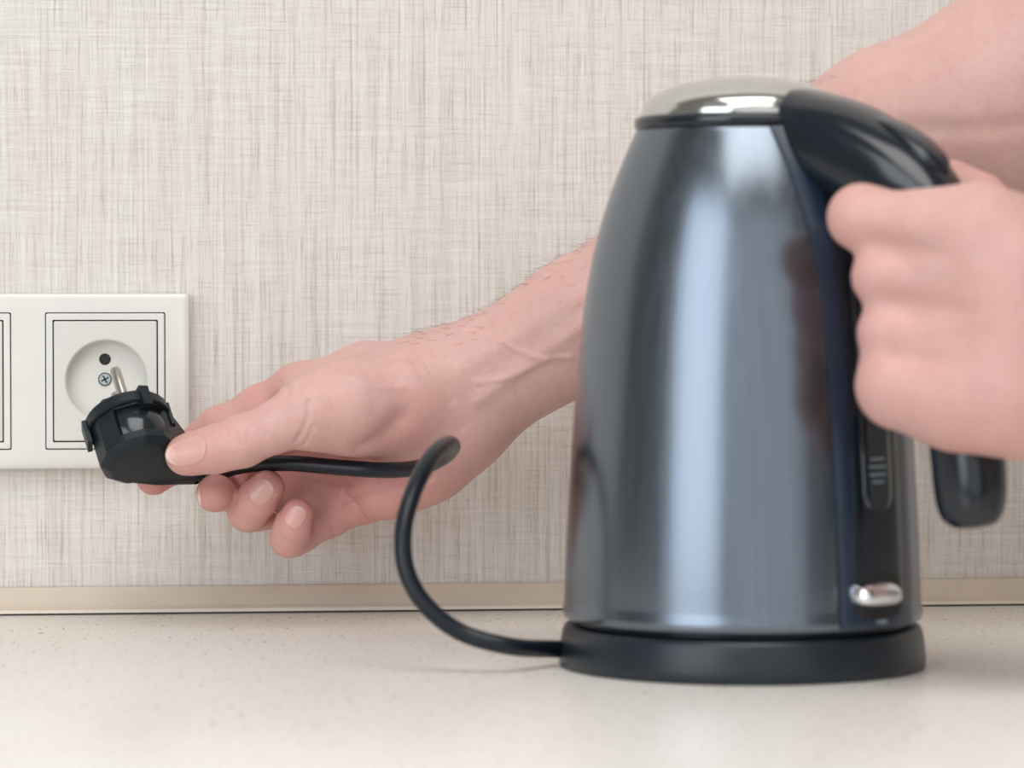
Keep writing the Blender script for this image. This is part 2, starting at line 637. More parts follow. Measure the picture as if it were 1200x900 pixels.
def body_patch(name, cdaz, hw_of_z, z0, z1, off, mat, parent, nu=14, nv=40, round_ends=0.0, edge=0.0008):
    """closed curved slab lying on the body: half width (m) hw_of_z(z)"""
    V = []
    zs = np.linspace(z0, z1, nv)
    rows_t, rows_b = [], []
    for z in zs:
        hw = hw_of_z(z)
        if round_ends:
            d = min(z - z0, z1 - z)
            if d < round_ends:
                hw = hw * math.sqrt(max(1e-4, 1 - (1 - d / round_ends) ** 2))
        for layer, rows in ((off, rows_t), (-0.0015, rows_b)):
            row = []
            for i in range(nu):
                u = -1 + 2 * i / (nu - 1)
                o_ = layer
                if layer > 0 and abs(u) > 0.999:
                    o_ = layer - min(edge, layer)
                row.append(len(V))
                V.append(bodypt(cdaz + u * hw / RAD(z), z, o_))
            rows.append(row)
    F = []
    for rows in (rows_t, rows_b):
        for q in range(nv - 1):
            for i in range(nu - 1):
                F.append((rows[q][i], rows[q][i + 1], rows[q + 1][i + 1], rows[q + 1][i]))
    for q in range(nv - 1):
        for i in (0, nu - 1):
            F.append((rows_t[q][i], rows_t[q + 1][i], rows_b[q + 1][i], rows_b[q][i]))
    for q in (0, nv - 1):
        for i in range(nu - 1):
            F.append((rows_t[q][i], rows_t[q][i + 1], rows_b[q][i + 1], rows_b[q][i]))
    o = mesh_obj(name, V, F, mat)
    sharp(o, 40)
    return keep(o, kettle) if parent is kettle else o


sp_ = body_patch('spine_panel', 0.0, lambda z: 0.0215 + 0.004 * max(0, (z - 0.15) / 0.06), 0.0205, 0.2125, 0.0022, M_BLUEBLACK, kettle, 16, 60)
body_patch('spine_channel', -0.03, lambda z: 0.0135, 0.0270, 0.1900, 0.0030, M_BLACK, kettle, 12, 50, 0.006)
g_ = body_patch('water_gauge', -0.05, lambda z: 0.0078, 0.0640, 0.1560, 0.0042, M_GAUGE, kettle, 12, 40, 0.0078)
for q, (zz, hw) in enumerate(((0.0845, 0.0034), (0.0815, 0.0042), (0.0785, 0.0040), (0.0757, 0.0030))):
    mk = body_patch('scale_mark', -0.06, lambda z: hw, zz, zz + 0.0009, 0.0046, M_MARK, None, 6, 3, 0, 0.0)
    mk.parent = g_
# switch rocker: clear/chrome lever in a dark slot
slot = body_patch('switch_slot', -0.04, lambda z: 0.0125, 0.0235, 0.0420, 0.0034, M_HOLE, kettle, 10, 14, 0.003)
e_out = unit(np.array([math.cos(AZ_H - 0.13), math.sin(AZ_H - 0.13), 0]))
e_side = np.array([-e_out[1], e_out[0], 0])
V, rowsF = [], []
N = 10
secs = [(0.000, 0.0108, 0.0052), (0.006, 0.0110, 0.0048), (0.0090, 0.0105, 0.0042), (0.0112, 0.0094, 0.0031), (0.0122, 0.0078, 0.0018)]
n = 28
for dd, a_, b_ in secs:
    cpt = KC + e_out * (0.0700 + dd) + np.array([0, 0, 0.0345 - dd * 0.12])
    for i in range(n):
        t = 2 * math.pi * i / n
        ct, st = math.cos(t), math.sin(t)
        V.append(cpt + e_side * a_ * math.copysign(abs(ct) ** 0.5, ct) + np.array([0, 0, 1.0]) * b_ * math.copysign(abs(st) ** 0.6, st))
F = grid_faces(len(secs), n, False, True) + [tuple(range(n)), tuple(range((len(secs) - 1) * n, len(secs) * n))]
keep(mesh_obj('switch_lever', V, F, M_CHROME), kettle)
body_patch('indicator_mark', -0.05, lambda z: 0.0028, 0.0218, 0.0238, 0.0040, M_MARK, kettle, 6, 4, 0.0009)

# handle: one swept body from the lid collar, over the shoulder and down
HP = [  # r, z, half width, half thickness
    (0.0205, 0.2185, 0.0170, 0.0085), (0.0212, 0.2180, 0.0186, 0.0108), (0.0240, 0.2165, 0.0196, 0.0125), (0.0330, 0.2128, 0.0212, 0.0150), (0.0460, 0.2065, 0.0222, 0.0178), (0.0620, 0.2000, 0.0210, 0.0180), (0.0800, 0.1905, 0.0185, 0.0168),
    (0.0940, 0.1800, 0.0148, 0.0135), (0.1010, 0.1620, 0.0142, 0.0130), (0.1055, 0.1400, 0.0138, 0.0130), (0.1095, 0.1100, 0.0136, 0.0130), (0.1125, 0.0820, 0.0133, 0.0128), (0.1135, 0.0700, 0.0125, 0.0120),
    (0.1140, 0.0640, 0.0105, 0.0100), (0.1142, 0.0610, 0.0070, 0.0066), (0.1143, 0.0600, 0.0020, 0.0020)]
hp = catmull([np.array(h) for h in HP], 7)
n = 36
V = []
ez = np.array([0, 0, 1.0])
for i, h in enumerate(hp):
    a_, b_ = hp[max(i - 1, 0)], hp[min(i + 1, len(hp) - 1)]
    t2 = unit([b_[0] - a_[0], b_[1] - a_[1]])
    nr = np.array([-t2[1], t2[0]])            # outward (up) normal in the (r, z) plane
    cpt = KC + HD * h[0] + ez * h[1]
    nn = HD * nr[0] + ez * nr[1]
    for q in range(n):
        t = 2 * math.pi * q / n
        ct, st = math.cos(t), math.sin(t)
        ex = 0.78
        V.append(cpt + HW * h[2] * math.copysign(abs(ct) ** ex, ct) + nn * h[3] * math.copysign(abs(st) ** ex, st))
F = grid_faces(len(hp), n, False, True) + [tuple(range(n)), tuple(range((len(hp) - 1) * n, len(hp) * n))]
hd = keep(mesh_obj('handle', V, F, M_BLACK), kettle)
# lid release button on the shoulder of the handle
def hpt(r):
    rs = np.array([h[0] for h in hp]); zs = np.array([h[1] for h in hp]); th = np.array([h[3] for h in hp])
    z, t_ = np.interp(r, rs, zs), np.interp(r, rs, th)
    z2 = np.interp(r + 0.004, rs, zs)
    t2 = unit([0.004, z2 - z]); nr = np.array([-t2[1], t2[0]])
    return KC + HD * (r + nr[0] * t_) + ez * (z + nr[1] * t_), HD * nr[0] + ez * nr[1], HD * t2[0] + ez * t2[1]
V = []
rs_ = np.linspace(0.062, 0.091, 12)
n = 20
for i, r in enumerate(rs_):
    c_, nn, tt = hpt(r)
    s = i / (len(rs_) - 1)
    e = math.sqrt(max(0.02, 1 - (2 * s - 1) ** 4))
    for q in range(n):
        t = 2 * math.pi * q / n
        ct, st = math.cos(t), math.sin(t)
        V.append(c_ + HW * 0.0085 * e * math.copysign(abs(ct) ** 0.7, ct) + nn * (0.0030 * e * (0.4 + s) * math.copysign(abs(st) ** 0.7, st) - 0.0006))
F = grid_faces(len(rs_), n, False, True) + [tuple(range(n)), tuple(range((len(rs_) - 1) * n, len(rs_) * n))]
keep(mesh_obj('lid_button', V, F, M_BLACK), kettle)

# ================================================================== POWER BASE with cord and plug
kb = empty('kettle_power_base', KC)
tag(kb, 'black round kettle power base with looping black cord and angled plug', 'power base')
V, F = lathe([(0.060, 0.0002), (0.0722, 0.0002), (0.0728, 0.0010), (0.0728, 0.0050), (0.0722, 0.0105), (0.0714, 0.0145), (0.0706, 0.0162), (0.0690, 0.0168), (0.060, 0.0168)], KC, 160)
keep(sharp(mesh_obj('base_disc', V, F, M_BASE), 60), kb)

# plug frame
PA = unit([-0.25, 0.58, 0.77])               # direction of the pins
PR = np.array([0.0, -0.80, 0.60]); PR = unit(PR - PA * PR.dot(PA))
PE = np.cross(PA, PR)
if PE[0] < 0:
    PE = -PE
F0 = P(147, 486, -0.074)                      # centre of the plug face
BETA = math.radians(42)
PC = math.cos(BETA) * PE - math.sin(BETA) * PR   # cord direction
PS = math.sin(BETA) * PE + math.cos(BETA) * PR   # across


def plug_xyz(u, v, h):                       # u along PE, v along PR
    return F0 + PE * u + PR * v + PA * h


# flange ring
N = 28
def ring(r, h, nfac=N):
    return [plug_xyz(r * math.cos(2 * math.pi * i / nfac), r * math.sin(2 * math.pi * i / nfac), h) for i in range(nfac)]
V, F = loft_loops([ring(0.0165, 0.0), ring(0.0180, -0.0003), ring(0.0187, -0.0012), ring(0.0189, -0.0055), ring(0.0180, -0.0060), ring(0.0150, -0.0060)])
F += [tuple(range(N))[::-1], tuple(range(5 * N, 6 * N))]
plug = sharp(mesh_obj('plug', V, F, M_RUBBER), 28)
keep(plug, kb)
plug['label'] = 'black angled mains plug with round metal pins'


def sub(name, V, F, mat, parent=plug, sh=28):
    o = mesh_obj(name, V, F, mat)
    if sh:
        sharp(o, sh)
    o.parent = parent
    return o


# body: teardrop outline (circle drawn out to the cord), chamfered back, recessed grip on the camera side
NPSI = 96
def tear(psi):
    """radius of the teardrop for the angle psi measured from the cord direction"""
    R0, L, w = 0.0172, 0.040, 0.0052
    nf = 11
    st = 2 * math.pi / nf
    best = R0 * 1.02 * math.cos(st / 2) / math.cos(((psi + 0.15) % st) - st / 2)
    # straight flanks from the circle tangent to the half-width w at distance L
    c_, s_ = math.cos(psi), abs(math.sin(psi))
    if c_ > 0.02:
        # flank line through (x1,y1)-(L,w)
        x1, y1 = R0 * math.cos(math.radians(62)), R0 * math.sin(math.radians(62))
        # ray (c,s)*t meets the line
        dx, dy = L - x1, w - y1
        den = c_ * dy - s_ * dx
        if abs(den) > 1e-9:
            t = (x1 * dy - y1 * dx) / den
            if t > 0 and x1 - 1e-6 <= t * c_ <= L:
                best = max(best, t)
        if s_ / c_ < w / L:
            best = L / c_
    return best
levels = [(-0.0060, 0.0), (-0.0070, 0.0), (-0.0071, 0.0), (-0.0100, 0.0), (-0.0205, 0.0), (-0.0206, 0.0), (-0.0240, 0.0), (-0.0245, 0.0003), (-0.0272, 0.0034), (-0.0275, 0.0042)]
loops = []
for li, (h, inset) in enumerate(levels):
    L = []
    for i in range(NPSI):
        psi = 2 * math.pi * i / NPSI
        # facet the round part a little
        R_ = tear(psi) - inset
        # angle in the PE/PR frame
        d = math.cos(psi) * PC + math.sin(psi) * PS
        fac = 1.0
        # recess facing PR
        ang = math.degrees(math.acos(max(-1, min(1, d.dot(PR)))))
        side = d.dot(PE)
        angs = math.degrees(math.atan2(d.dot(PE), d.dot(PR)))
        if 2 <= li <= 4 and -24 < angs < 62:
            R_ = min(R_, 0.0140)
        hh = h
        if R_ > 0.020:                       # the neck is lower than the head
            k_ = min(1, (R_ - 0.020) / 0.012)
            hh = h if h < -0.0165 else h + (-0.0165 - h) * k_
            if h < -0.0242:
                hh = h + 0.002 * k_
        L.append(F0 + d * R_ + PA * hh)
    loops.append(L)
V, F = loft_loops(loops)
F += [tuple(range(NPSI))[::-1], tuple(range((len(levels) - 1) * NPSI, len(levels) * NPSI))]
sub('plug_shell', V, F, M_RUBBER, sh=24)
# glossy grip plate in the recess
V, F = [], []
nu, nv = 16, 8
for j in range(nv):
    h = -0.0066 - 0.0136 * j / (nv - 1)
    for i in range(nu):
        a = math.radians(-22 + 82 * i / (nu - 1))
        r = 0.0150 + 0.0012 * math.sin(math.pi * j / (nv - 1)) 
        V.append(plug_xyz(r * math.sin(a), r * math.cos(a), h))
for j in range(nv):
    h = -0.0066 - 0.0136 * j / (nv - 1)
    for i in range(nu):
        a = math.radians(-22 + 82 * i / (nu - 1))
        V.append(plug_xyz(0.0128 * math.sin(a), 0.0128 * math.cos(a), h))
F = grid_faces(nv, nu) + grid_faces(nv, nu, off=nu * nv)
b_ = nu * nv
for j in range(nv - 1):
    for i in (0, nu - 1):
        F.append((j * nu + i, (j + 1) * nu + i, b_ + (j + 1) * nu + i, b_ + j * nu + i))
for i in range(nu - 1):
    for j in (0, nv - 1):
        F.append((j * nu + i, j * nu + i + 1, b_ + j * nu + i + 1, b_ + j * nu + i))
sub('grip_plate', V, F, M_PLUGGLOSS, sh=50)
# guide rib on the flange
def pbox(u0, u1, v0, v1, h0, h1, rot=0.0):
    V = []
    c_, s_ = math.cos(rot), math.sin(rot)
    for h in (h0, h1):
        for u, v in ((u0, v0), (u1, v0), (u1, v1), (u0, v1)):
            V.append(plug_xyz(u * c_ - v * s_, u * s_ + v * c_, h))
    return V, [(0, 1, 2, 3), (4, 5, 6, 7), (0, 1, 5, 4), (1, 2, 6, 5), (2, 3, 7, 6), (3, 0, 4, 7)]
V, F = pbox(-0.0022, 0.0022, 0.0150, 0.0203, -0.0092, 0.0006, -0.42)
sub('guide_rib', V, F, M_RUBBER)
# earth clips on both sides
for s in (-1, 1):
    V, F = pbox(-0.0200 if s < 0 else -0.0192, -0.0178, -0.0040, 0.0040, -0.0125, -0.0010, 0.0 if s < 0 else math.pi)
    ec = sub('earth_clip', V, F, M_RUBBER)
    ec['label'] = 'side contact clip'
# pins
for s in (-1, 1):
    pth = [plug_xyz(0, s * 0.0095, h) for h in (-0.002, 0.010, 0.0172, 0.0184, 0.0190)]
    V, F = tube(pth, [0.0024, 0.0024, 0.0024, 0.0020, 0.0010], 20)
    sub('pin', V, F, M_NICKEL, sh=40)

# cord
NECK = F0 + PC * 0.0385 + PA * -0.0205
rc = 0.0035
cp = [F0 + PC * 0.030 + PA * -0.0205, NECK, P(252, 553, -0.0655), P(290, 545, -0.0700), P(340, 543, -0.0790), P(400, 548, -0.0860), P(450, 551, -0.0960), P(490, 548, -0.114), P(517, 537, -0.140),
      P(530, 524, -0.172), P(523, 521, -0.203), P(504, 538, -0.226), P(484, 577, -0.243), P(472.5, 622, -0.252), P(476, 668, -0.256), P(498, 708, -0.258)]
base_in = KC - RH * 0.0700 + ez * 0.0072 + FH * (-0.006)
cp += [P(540, 741, -0.259), P(598, 757.5, -0.260), P(650, 760.5, base_in[1]), P(670, 761, base_in[1])]
path = catmull(cp, 10)
V, F = tube(path, rc, 20)
keep(mesh_obj('cord', V, F, M_CORD), kb)
cordn = kb.children[-1]
# strain relief ribs
parts = []
for q in range(5):
    t_ = 12 + q * 2
    pc, tn = path[t_], unit(path[t_ + 1] - path[t_ - 1])
    parts.append(tube([pc - tn * 0.0011, pc - tn * 0.0006, pc + tn * 0.0006, pc + tn * 0.0011], [0.0036, 0.0049 - 0.0002 * q, 0.0049 - 0.0002 * q, 0.0036], 18))
V, F = merge(parts)
sub('strain_relief', V, F, M_RUBBER, sh=30)


# ================================================================== ARMS: signed-distance sculpting
def smin(a, b, k):
    h = np.maximum(k - np.abs(a - b), 0.0) / k
    return np.minimum(a, b) - h * h * k * 0.25


def cone(Pn, a, b, ra, rb):
    ba = b - a
    L2 = max(float(ba @ ba), 1e-12)
    t = np.clip((Pn - a) @ ba / L2, 0, 1)
    d = Pn - a - t[:, None] * ba
    return np.sqrt((d * d).sum(1)) - (ra + (rb - ra) * t)


def ellip(Pn, c, A, r):
    q = (Pn - c) @ A.T / r
    k0 = np.sqrt((q * q).sum(1))
    q2 = q / r
    k1 = np.sqrt((q2 * q2).sum(1)) + 1e-9
    return k0 * (k0 - 1.0) / k1


class Body:
    def __init__(self):
        self.ops = []
        self.cre = []
        self.fl = []

    def chain(self, pts, rad, k=0.010, kin=0.004, root=None, ktip=0.003):
        pts = [np.asarray(p, float) for p in pts]
        lo = np.min([p - r for p, r in zip(pts, rad)], axis=0) - 0.022
        hi = np.max([p + r for p, r in zip(pts, rad)], axis=0) + 0.022
        self.ops.append(('c', pts, rad, k, kin, root, ktip, lo, hi))

    def ell(self, c, axes, r, k=0.008):
        c = np.asarray(c, float)
        m = max(r) + 0.022
        self.ops.append(('e', c, np.asarray(axes), np.asarray(r), k, c - m, c + m))

    def crease(self, a, b, width, depth):
        self.cre.append((np.asarray(a, float), np.asarray(b, float), width, depth))

    def polycrease(self, pts, width, depth):
        q = catmull(pts, 4)
        for a, b in zip(q[:-1], q[1:]):
            self.crease(a, b, width, depth)

    def flush(self, c, r, amt):
        self.fl.append((np.asarray(c, float), r, amt))

    def eval(self, Pn):
        D = np.full(len(Pn), 0.2)
        for o in self.ops:
            lo, hi = o[-2], o[-1]
            idx = np.nonzero(np.all((Pn > lo) & (Pn < hi), axis=1))[0]
            if not len(idx):
                continue
            p = Pn[idx]
            if o[0] == 'c':
                _, pts, rad, k, kin, root, ktip, _, _ = o
                d = None
                for i in range(len(pts) - 1):
                    e = cone(p, pts[i], pts[i + 1], rad[i], rad[i + 1])
                    d = e if d is None else smin(d, e, kin)
                if root is not None:
                    dr = np.sqrt(((p - pts[0]) ** 2).sum(1))
                    kk = ktip + (k - ktip) * (1 - np.clip((dr - root[0]) / root[1], 0, 1))
                else:
                    kk = k
            else:
                d = ellip(p, o[1], o[2], o[3])
                kk = o[4]
            D[idx] = smin(D[idx], d, kk)
        return D

    def detail(self, V):
        lo = np.min([np.minimum(a, b) - 3 * w_ for a, b, w_, _ in self.cre], axis=0)
        hi = np.max([np.maximum(a, b) + 3 * w_ for a, b, w_, _ in self.cre], axis=0)
        sub_ = np.nonzero(np.all((V > lo) & (V < hi), axis=1))[0]
        Pn = V[sub_]
        add = {}
        for a, b, w_, dep in self.cre:
            l2, h2_ = np.minimum(a, b) - 3 * w_, np.maximum(a, b) + 3 * w_
            idx = np.nonzero((Pn[:, 0] > l2[0]) & (Pn[:, 0] < h2_[0]))[0]
            idx = idx[np.all((Pn[idx] > l2) & (Pn[idx] < h2_), axis=1)]
            if len(idx):
                g = dep * np.exp(-(cone(Pn[idx], a, b, 0.0, 0.0) / w_) ** 2)
                arr = add.setdefault((w_, dep), np.zeros(len(Pn)))
                arr[idx] = np.maximum(arr[idx], g) if dep > 0 else np.minimum(arr[idx], g)
        out = np.zeros(len(V))
        for arr in add.values():
            out[sub_] += arr
        return out

    def project(self, V, it=2, detail=True, iso=0.0):
        e = 3e-4
        for _ in range(it):
            d = self.eval(V)
            g = np.stack([self.eval(V + np.eye(3)[i] * e) - d for i in range(3)], 1) / e
            gn = np.maximum((g * g).sum(1), 0.15)
            V = V - np.clip((d - iso), -0.002, 0.002)[:, None] * g / gn[:, None]
        if detail and self.cre:
            add = self.detail(V)
            V = V - add[:, None] * unitrows(g)
        return V

    def mesh(self, h):
        lo = np.min([o[-2] for o in self.ops], axis=0) + 0.012
        hi = np.max([o[-1] for o in self.ops], axis=0) - 0.012
        C = 4
        nb = np.ceil((hi - lo) / (h * C)).astype(int) + 1
        ax = [lo[i] + h * C * (np.arange(nb[i]) + 0.5 - 0.5 / C) for i in range(3)]
        gx = np.stack(np.meshgrid(*ax, indexing='ij'), -1).reshape(-1, 3)
        dc = self.eval(gx).reshape(nb)
        near = np.abs(dc) < h * C * 1.6
        vol = np.repeat(np.repeat(np.repeat(dc.astype(np.float32), C, 0), C, 1), C, 2)
        nm = np.repeat(np.repeat(np.repeat(near, C, 0), C, 1), C, 2)
        ii = np.stack(np.nonzero(nm), 1)
        vals = np.empty(len(ii), np.float32)
        for s in range(0, len(ii), 400000):
            vals[s:s + 400000] = self.eval(lo + ii[s:s + 400000] * h)
        vol[nm] = vals
        # surface nets
        S = vol < 0
        nx, ny, nz = S.shape
        cnt = np.zeros((nx - 1, ny - 1, nz - 1), np.uint8)
        for a in (0, 1):
            for b in (0, 1):
                for c in (0, 1):
                    cnt += S[a:nx - 1 + a, b:ny - 1 + b, c:nz - 1 + c]
        act = (cnt > 0) & (cnt < 8)
        cells = np.stack(np.nonzero(act), 1)
        vid = np.full(act.shape, -1, np.int64)
        vid[act] = np.arange(len(cells))
        acc = np.zeros((len(cells), 3))
        num = np.zeros(len(cells))
        cor = [(a, b, c) for a in (0, 1) for b in (0, 1) for c in (0, 1)]
        for p in cor:
            for axis in range(3):
                if p[axis] == 0:
                    q = list(p); q[axis] = 1
                    v0 = vol[cells[:, 0] + p[0], cells[:, 1] + p[1], cells[:, 2] + p[2]]
                    v1 = vol[cells[:, 0] + q[0], cells[:, 1] + q[1], cells[:, 2] + q[2]]
                    mk = (v0 < 0) != (v1 < 0)
                    t = np.where(mk, v0 / np.where(mk, v0 - v1, 1), 0)
                    pos = np.array(p, float)[None].repeat(len(cells), 0)
                    pos[:, axis] += t
                    acc[mk] += pos[mk]
                    num[mk] += 1
        V = lo + (cells + acc / np.maximum(num, 1)[:, None]) * h
        quads = []
        for axis in range(3):
            u, v = (axis + 1) % 3, (axis + 2) % 3
            sl0 = [slice(None)] * 3; sl1 = [slice(None)] * 3
            sl0[axis] = slice(0, -1); sl1[axis] = slice(1, None)
            A, B = S[tuple(sl0)], S[tuple(sl1)]
            e = np.stack(np.nonzero(A != B), 1)
            e = e[(e[:, u] > 0) & (e[:, v] > 0) & (e[:, u] < S.shape[u] - 1) & (e[:, v] < S.shape[v] - 1)]
            inside = A[e[:, 0], e[:, 1], e[:, 2]]
            def g(du, dv):
                c = e.copy(); c[:, u] -= du; c[:, v] -= dv
                return vid[c[:, 0], c[:, 1], c[:, 2]]
            qd = np.stack([g(1, 1), g(0, 1), g(0, 0), g(1, 0)], 1)
            qd[~inside] = qd[~inside][:, ::-1]
            quads.append(qd)
        Fq = np.concatenate(quads)
        Fq = Fq[(Fq >= 0).all(1)]
        return V, Fq


def subdiv(V, Fq):
    e = np.concatenate([Fq[:, [0, 1]], Fq[:, [1, 2]], Fq[:, [2, 3]], Fq[:, [3, 0]]])
    es = np.sort(e, 1)
    ue, inv = np.unique(es, axis=0, return_inverse=True)
    inv = inv.reshape(-1)
    n, nf = len(V), len(Fq)
    em = (V[ue[:, 0]] + V[ue[:, 1]]) / 2
    fm = V[Fq].mean(1)
    E = [n + inv[i * nf:(i + 1) * nf] for i in range(4)]
    Cc = n + len(ue) + np.arange(nf)
    out = [np.stack([Fq[:, i], E[i], Cc, E[(i + 3) % 4]], 1) for i in range(4)]
    return np.concatenate([V, em, fm]), np.concatenate(out)


def np_mesh(name, V, Fq, mat, parent=None):
    me = bpy.data.meshes.new(name)
    me.vertices.add(len(V))
    me.vertices.foreach_set('co', V.astype(np.float32).ravel())
    me.loops.add(Fq.size)
    me.loops.foreach_set('vertex_index', Fq.astype(np.int32).ravel())
    me.polygons.add(len(Fq))
    me.polygons.foreach_set('loop_start', np.arange(0, Fq.size, 4, dtype=np.int32))
    me.polygons.foreach_set('use_smooth', np.ones(len(Fq), bool))
    me.update(calc_edges=True)
    me.validate()
    return link(name, me, mat, parent)


def finish_arm(name, B, h, near_c, near_r, parent, levels=1):
    V, Fq = B.mesh(h)
    V, Fq = subdiv(V, Fq)
    V = B.project(V, 2)
    o = np_mesh(name, V, Fq, M_SKIN)
    fl = np.zeros(len(V))
    for c, r, a in B.fl:
        fl = np.maximum(fl, a * np.exp(-((V - c) ** 2).sum(1) / r ** 2))
    at = o.data.attributes.new('flush', 'FLOAT', 'POINT')
    at.data.foreach_set('value', fl.astype(np.float32))
    return keep(o, parent)


def nail(B, parent, tipc, direc, normal, width, length, back=0.35, rad=0.0085):
    """nail plate resting on the finger: tipc = centre of the fingertip ball"""
    d = unit(direc)
    nrm = np.asarray(normal, float)
    nrm = unit(nrm - d * nrm.dot(d))
    s = np.cross(d, nrm)
    nu, nv = 15, 16
    pts, edge = [], []
    for j in range(nv):
        v = j / (nv - 1)
        for i in range(nu):
            u = -1 + 2 * i / (nu - 1)
            # rounded cuticle and tip
            wv = width * (0.86 + 0.14 * math.sin(math.pi * min(1, v * 1.1)))
            wv *= 1 - 0.22 * max(0.0, (v - 0.7) / 0.3) ** 2
            lv = (v - back) * length
            lv += (-0.16 * length * u * u * v ** 3) + (0.16 * length * u * u * (1 - v) ** 3)
            ang = u * wv / rad
            pts.append(tipc + d * lv + rad * (math.sin(ang) * s + math.cos(ang) * nrm))
            edge.append(max(0.0, min(1.0, (v - 0.88) / 0.10)))
    pts = np.array(pts)
    surf = pts + nrm * 0.004
    for _ in range(40):
        surf = surf - nrm * np.clip(B.eval(surf) * 0.7, -0.001, 0.001)[:, None]
        t_ = (surf - pts) @ nrm
        surf = surf + nrm * (np.clip(t_, -0.0036, 0.004) - t_)[:, None]
    # keep the tip edge standing a little clear of the skin
    vv = np.repeat(np.linspace(0, 1, nv), nu)
    uu = np.tile(np.linspace(-1, 1, nu), nv)
    lift = 0.00025 + 0.0002 * np.clip((vv - 0.8) / 0.2, 0, 1)
    lift = lift * (1 - 0.6 * np.abs(uu) ** 4)
    topv = surf + (nrm[None, :]) * lift[:, None]
    botv = surf - (nrm[None, :]) * 0.0006
    V = np.concatenate([topv, botv])
    o_ = nu * nv
    F = grid_faces(nv, nu) + [tuple(reversed(f)) for f in grid_faces(nv, nu, off=o_)]
    for j in range(nv - 1):
        for i in (0, nu - 1):
            F.append((j * nu + i, (j + 1) * nu + i, o_ + (j + 1) * nu + i, o_ + j * nu + i))
    for i in range(nu - 1):
        for j in (0, nv - 1):
            F.append((j * nu + i, j * nu + i + 1, o_ + j * nu + i + 1, o_ + j * nu + i))
    ob = mesh_obj('fingernail', V, F, M_NAIL)
    at = ob.data.attributes.new('free_edge', 'FLOAT', 'POINT')
    at.data.foreach_set('value', np.array(edge + edge, np.float32))
    ob.parent = parent
    ob.matrix_parent_inverse = parent.matrix_basis.inverted() if False else Matrix.Identity(4)
    ob.matrix_parent_inverse = (parent.matrix_parent_inverse.inverted() @ Matrix.Translation(person.location).inverted()) if False else Matrix.Identity(4)
    return ob


def unitrows(a):
    return a / np.maximum(np.linalg.norm(a, axis=1), 1e-9)[:, None]


def S(B_, px, py, y0=-0.30):
    # point of the skin seen at a pixel of the photograph
    p = P(px, py, y0)
    d = unit(p - CAM)
    for _ in range(60):
        e = float(B_.eval(p[None])[0])
        if e < 2e-5:
            break
        p = p + d * min(e * 0.9, 0.02)
    return p


person = empty('person', (0.62, -0.22, 0.0))
tag(person, 'person with bare forearms holding the black plug and the kettle handle', 'person')

# ---------------------------------------------------------------- right arm (far arm, hand with the plug)
B = Body()
wr = P(528, 464, -0.080)
# forearm: radius side above, ulna side below
B.chain([P(508, 441, -0.078), P(545, 430, -0.080), P(668, 362, -0.092), P(800, 285, -0.108), P(930, 205, -0.125), P(1046, 152, -0.140), P(1130, 120, -0.150)],
        [0.0175, 0.0175, 0.0195, 0.0245, 0.0300, 0.0345, 0.0360], k=0.02, kin=0.010)
B.chain([P(538, 495, -0.076), P(566, 476, -0.078), P(690, 401, -0.090), P(820, 330, -0.105), P(955, 262, -0.122), P(1075, 208, -0.138), P(1165, 170, -0.150)],
        [0.0170, 0.0170, 0.0195, 0.0240, 0.0290, 0.0330, 0.0340], k=0.02, kin=0.010)
# upper arm
B.chain([P(1150, 138, -0.150), P(1235, 75, -0.158), P(1400, -95, -0.175), P(1560, -270, -0.190)], [0.036, 0.043, 0.047, 0.050], k=0.022, kin=0.012)
# palm
IM, MMp, RM, LM = P(352, 458, -0.050), P(374, 494, -0.044), P(396, 533, -0.045), P(424, 580, -0.052)
B.chain([P(505, 450, -0.074), P(430, 440, -0.060), IM], [0.0170, 0.0135, 0.0112], k=0.016, kin=0.008)
B.chain([P(512, 466, -0.072), P(440, 470, -0.056), MMp], [0.0170, 0.0140, 0.0115], k=0.016, kin=0.008)
B.chain([P(520, 482, -0.072), P(452, 505, -0.056), RM], [0.0165, 0.0140, 0.0112], k=0.016, kin=0.008)
B.chain([P(532, 498, -0.074), P(480, 545, -0.060), LM], [0.0165, 0.0150, 0.0110], k=0.016, kin=0.008)
B.chain([P(536, 508, -0.078), P(500, 541, -0.074), P(452, 572, -0.066)], [0.0150, 0.0160, 0.0130], k=0.014, kin=0.008)
# thumb
TC, TM, TI, TT = P(470, 468, -0.088), P(357, 484, -0.101), P(283, 517, -0.099), P(215, 534, -0.0950)
B.chain([P(505, 462, -0.078), TC, P(415, 474, -0.096), P(375, 478, -0.098)], [0.0160, 0.0180, 0.0170, 0.0140], k=0.016, kin=0.010)
B.chain([P(460, 492, -0.086), P(410, 492, -0.090), P(372, 492, -0.092)], [0.0135, 0.0122, 0.0100], k=0.012, kin=0.008)
B.chain([P(392, 476, -0.098), TM, P(322, 501, -0.1010), TI, P(250, 527, -0.0975), TT], [0.0135, 0.0122, 0.0100, 0.0104, 0.0093, 0.0070], k=0.012, kin=0.006, root=(0.02, 0.02))
td = unit(TT - TI)
tn = np.array([0.10, -0.96, 0.26]); tn = unit(tn - td * tn.dot(td))
B.ell(TT - td * 0.0030, [td, np.cross(td, tn), tn], [0.0098, 0.0090, 0.0076], k=0.004)
# web between thumb and index
B.chain([P(400, 462, -0.085), P(352, 462, -0.066)], [0.011, 0.0085], k=0.014)
# index
IP_, ID_, IT_ = P(256, 504, -0.0425), P(207, 541, -0.0440), P(180, 560, -0.0520)
B.chain([IM, P(305, 478, -0.046), IP_, P(232, 523, -0.043), ID_, IT_], [0.0112, 0.0096, 0.0096, 0.0086, 0.0085, 0.0078], k=0.010, kin=0.005, root=(0.008, 0.018))
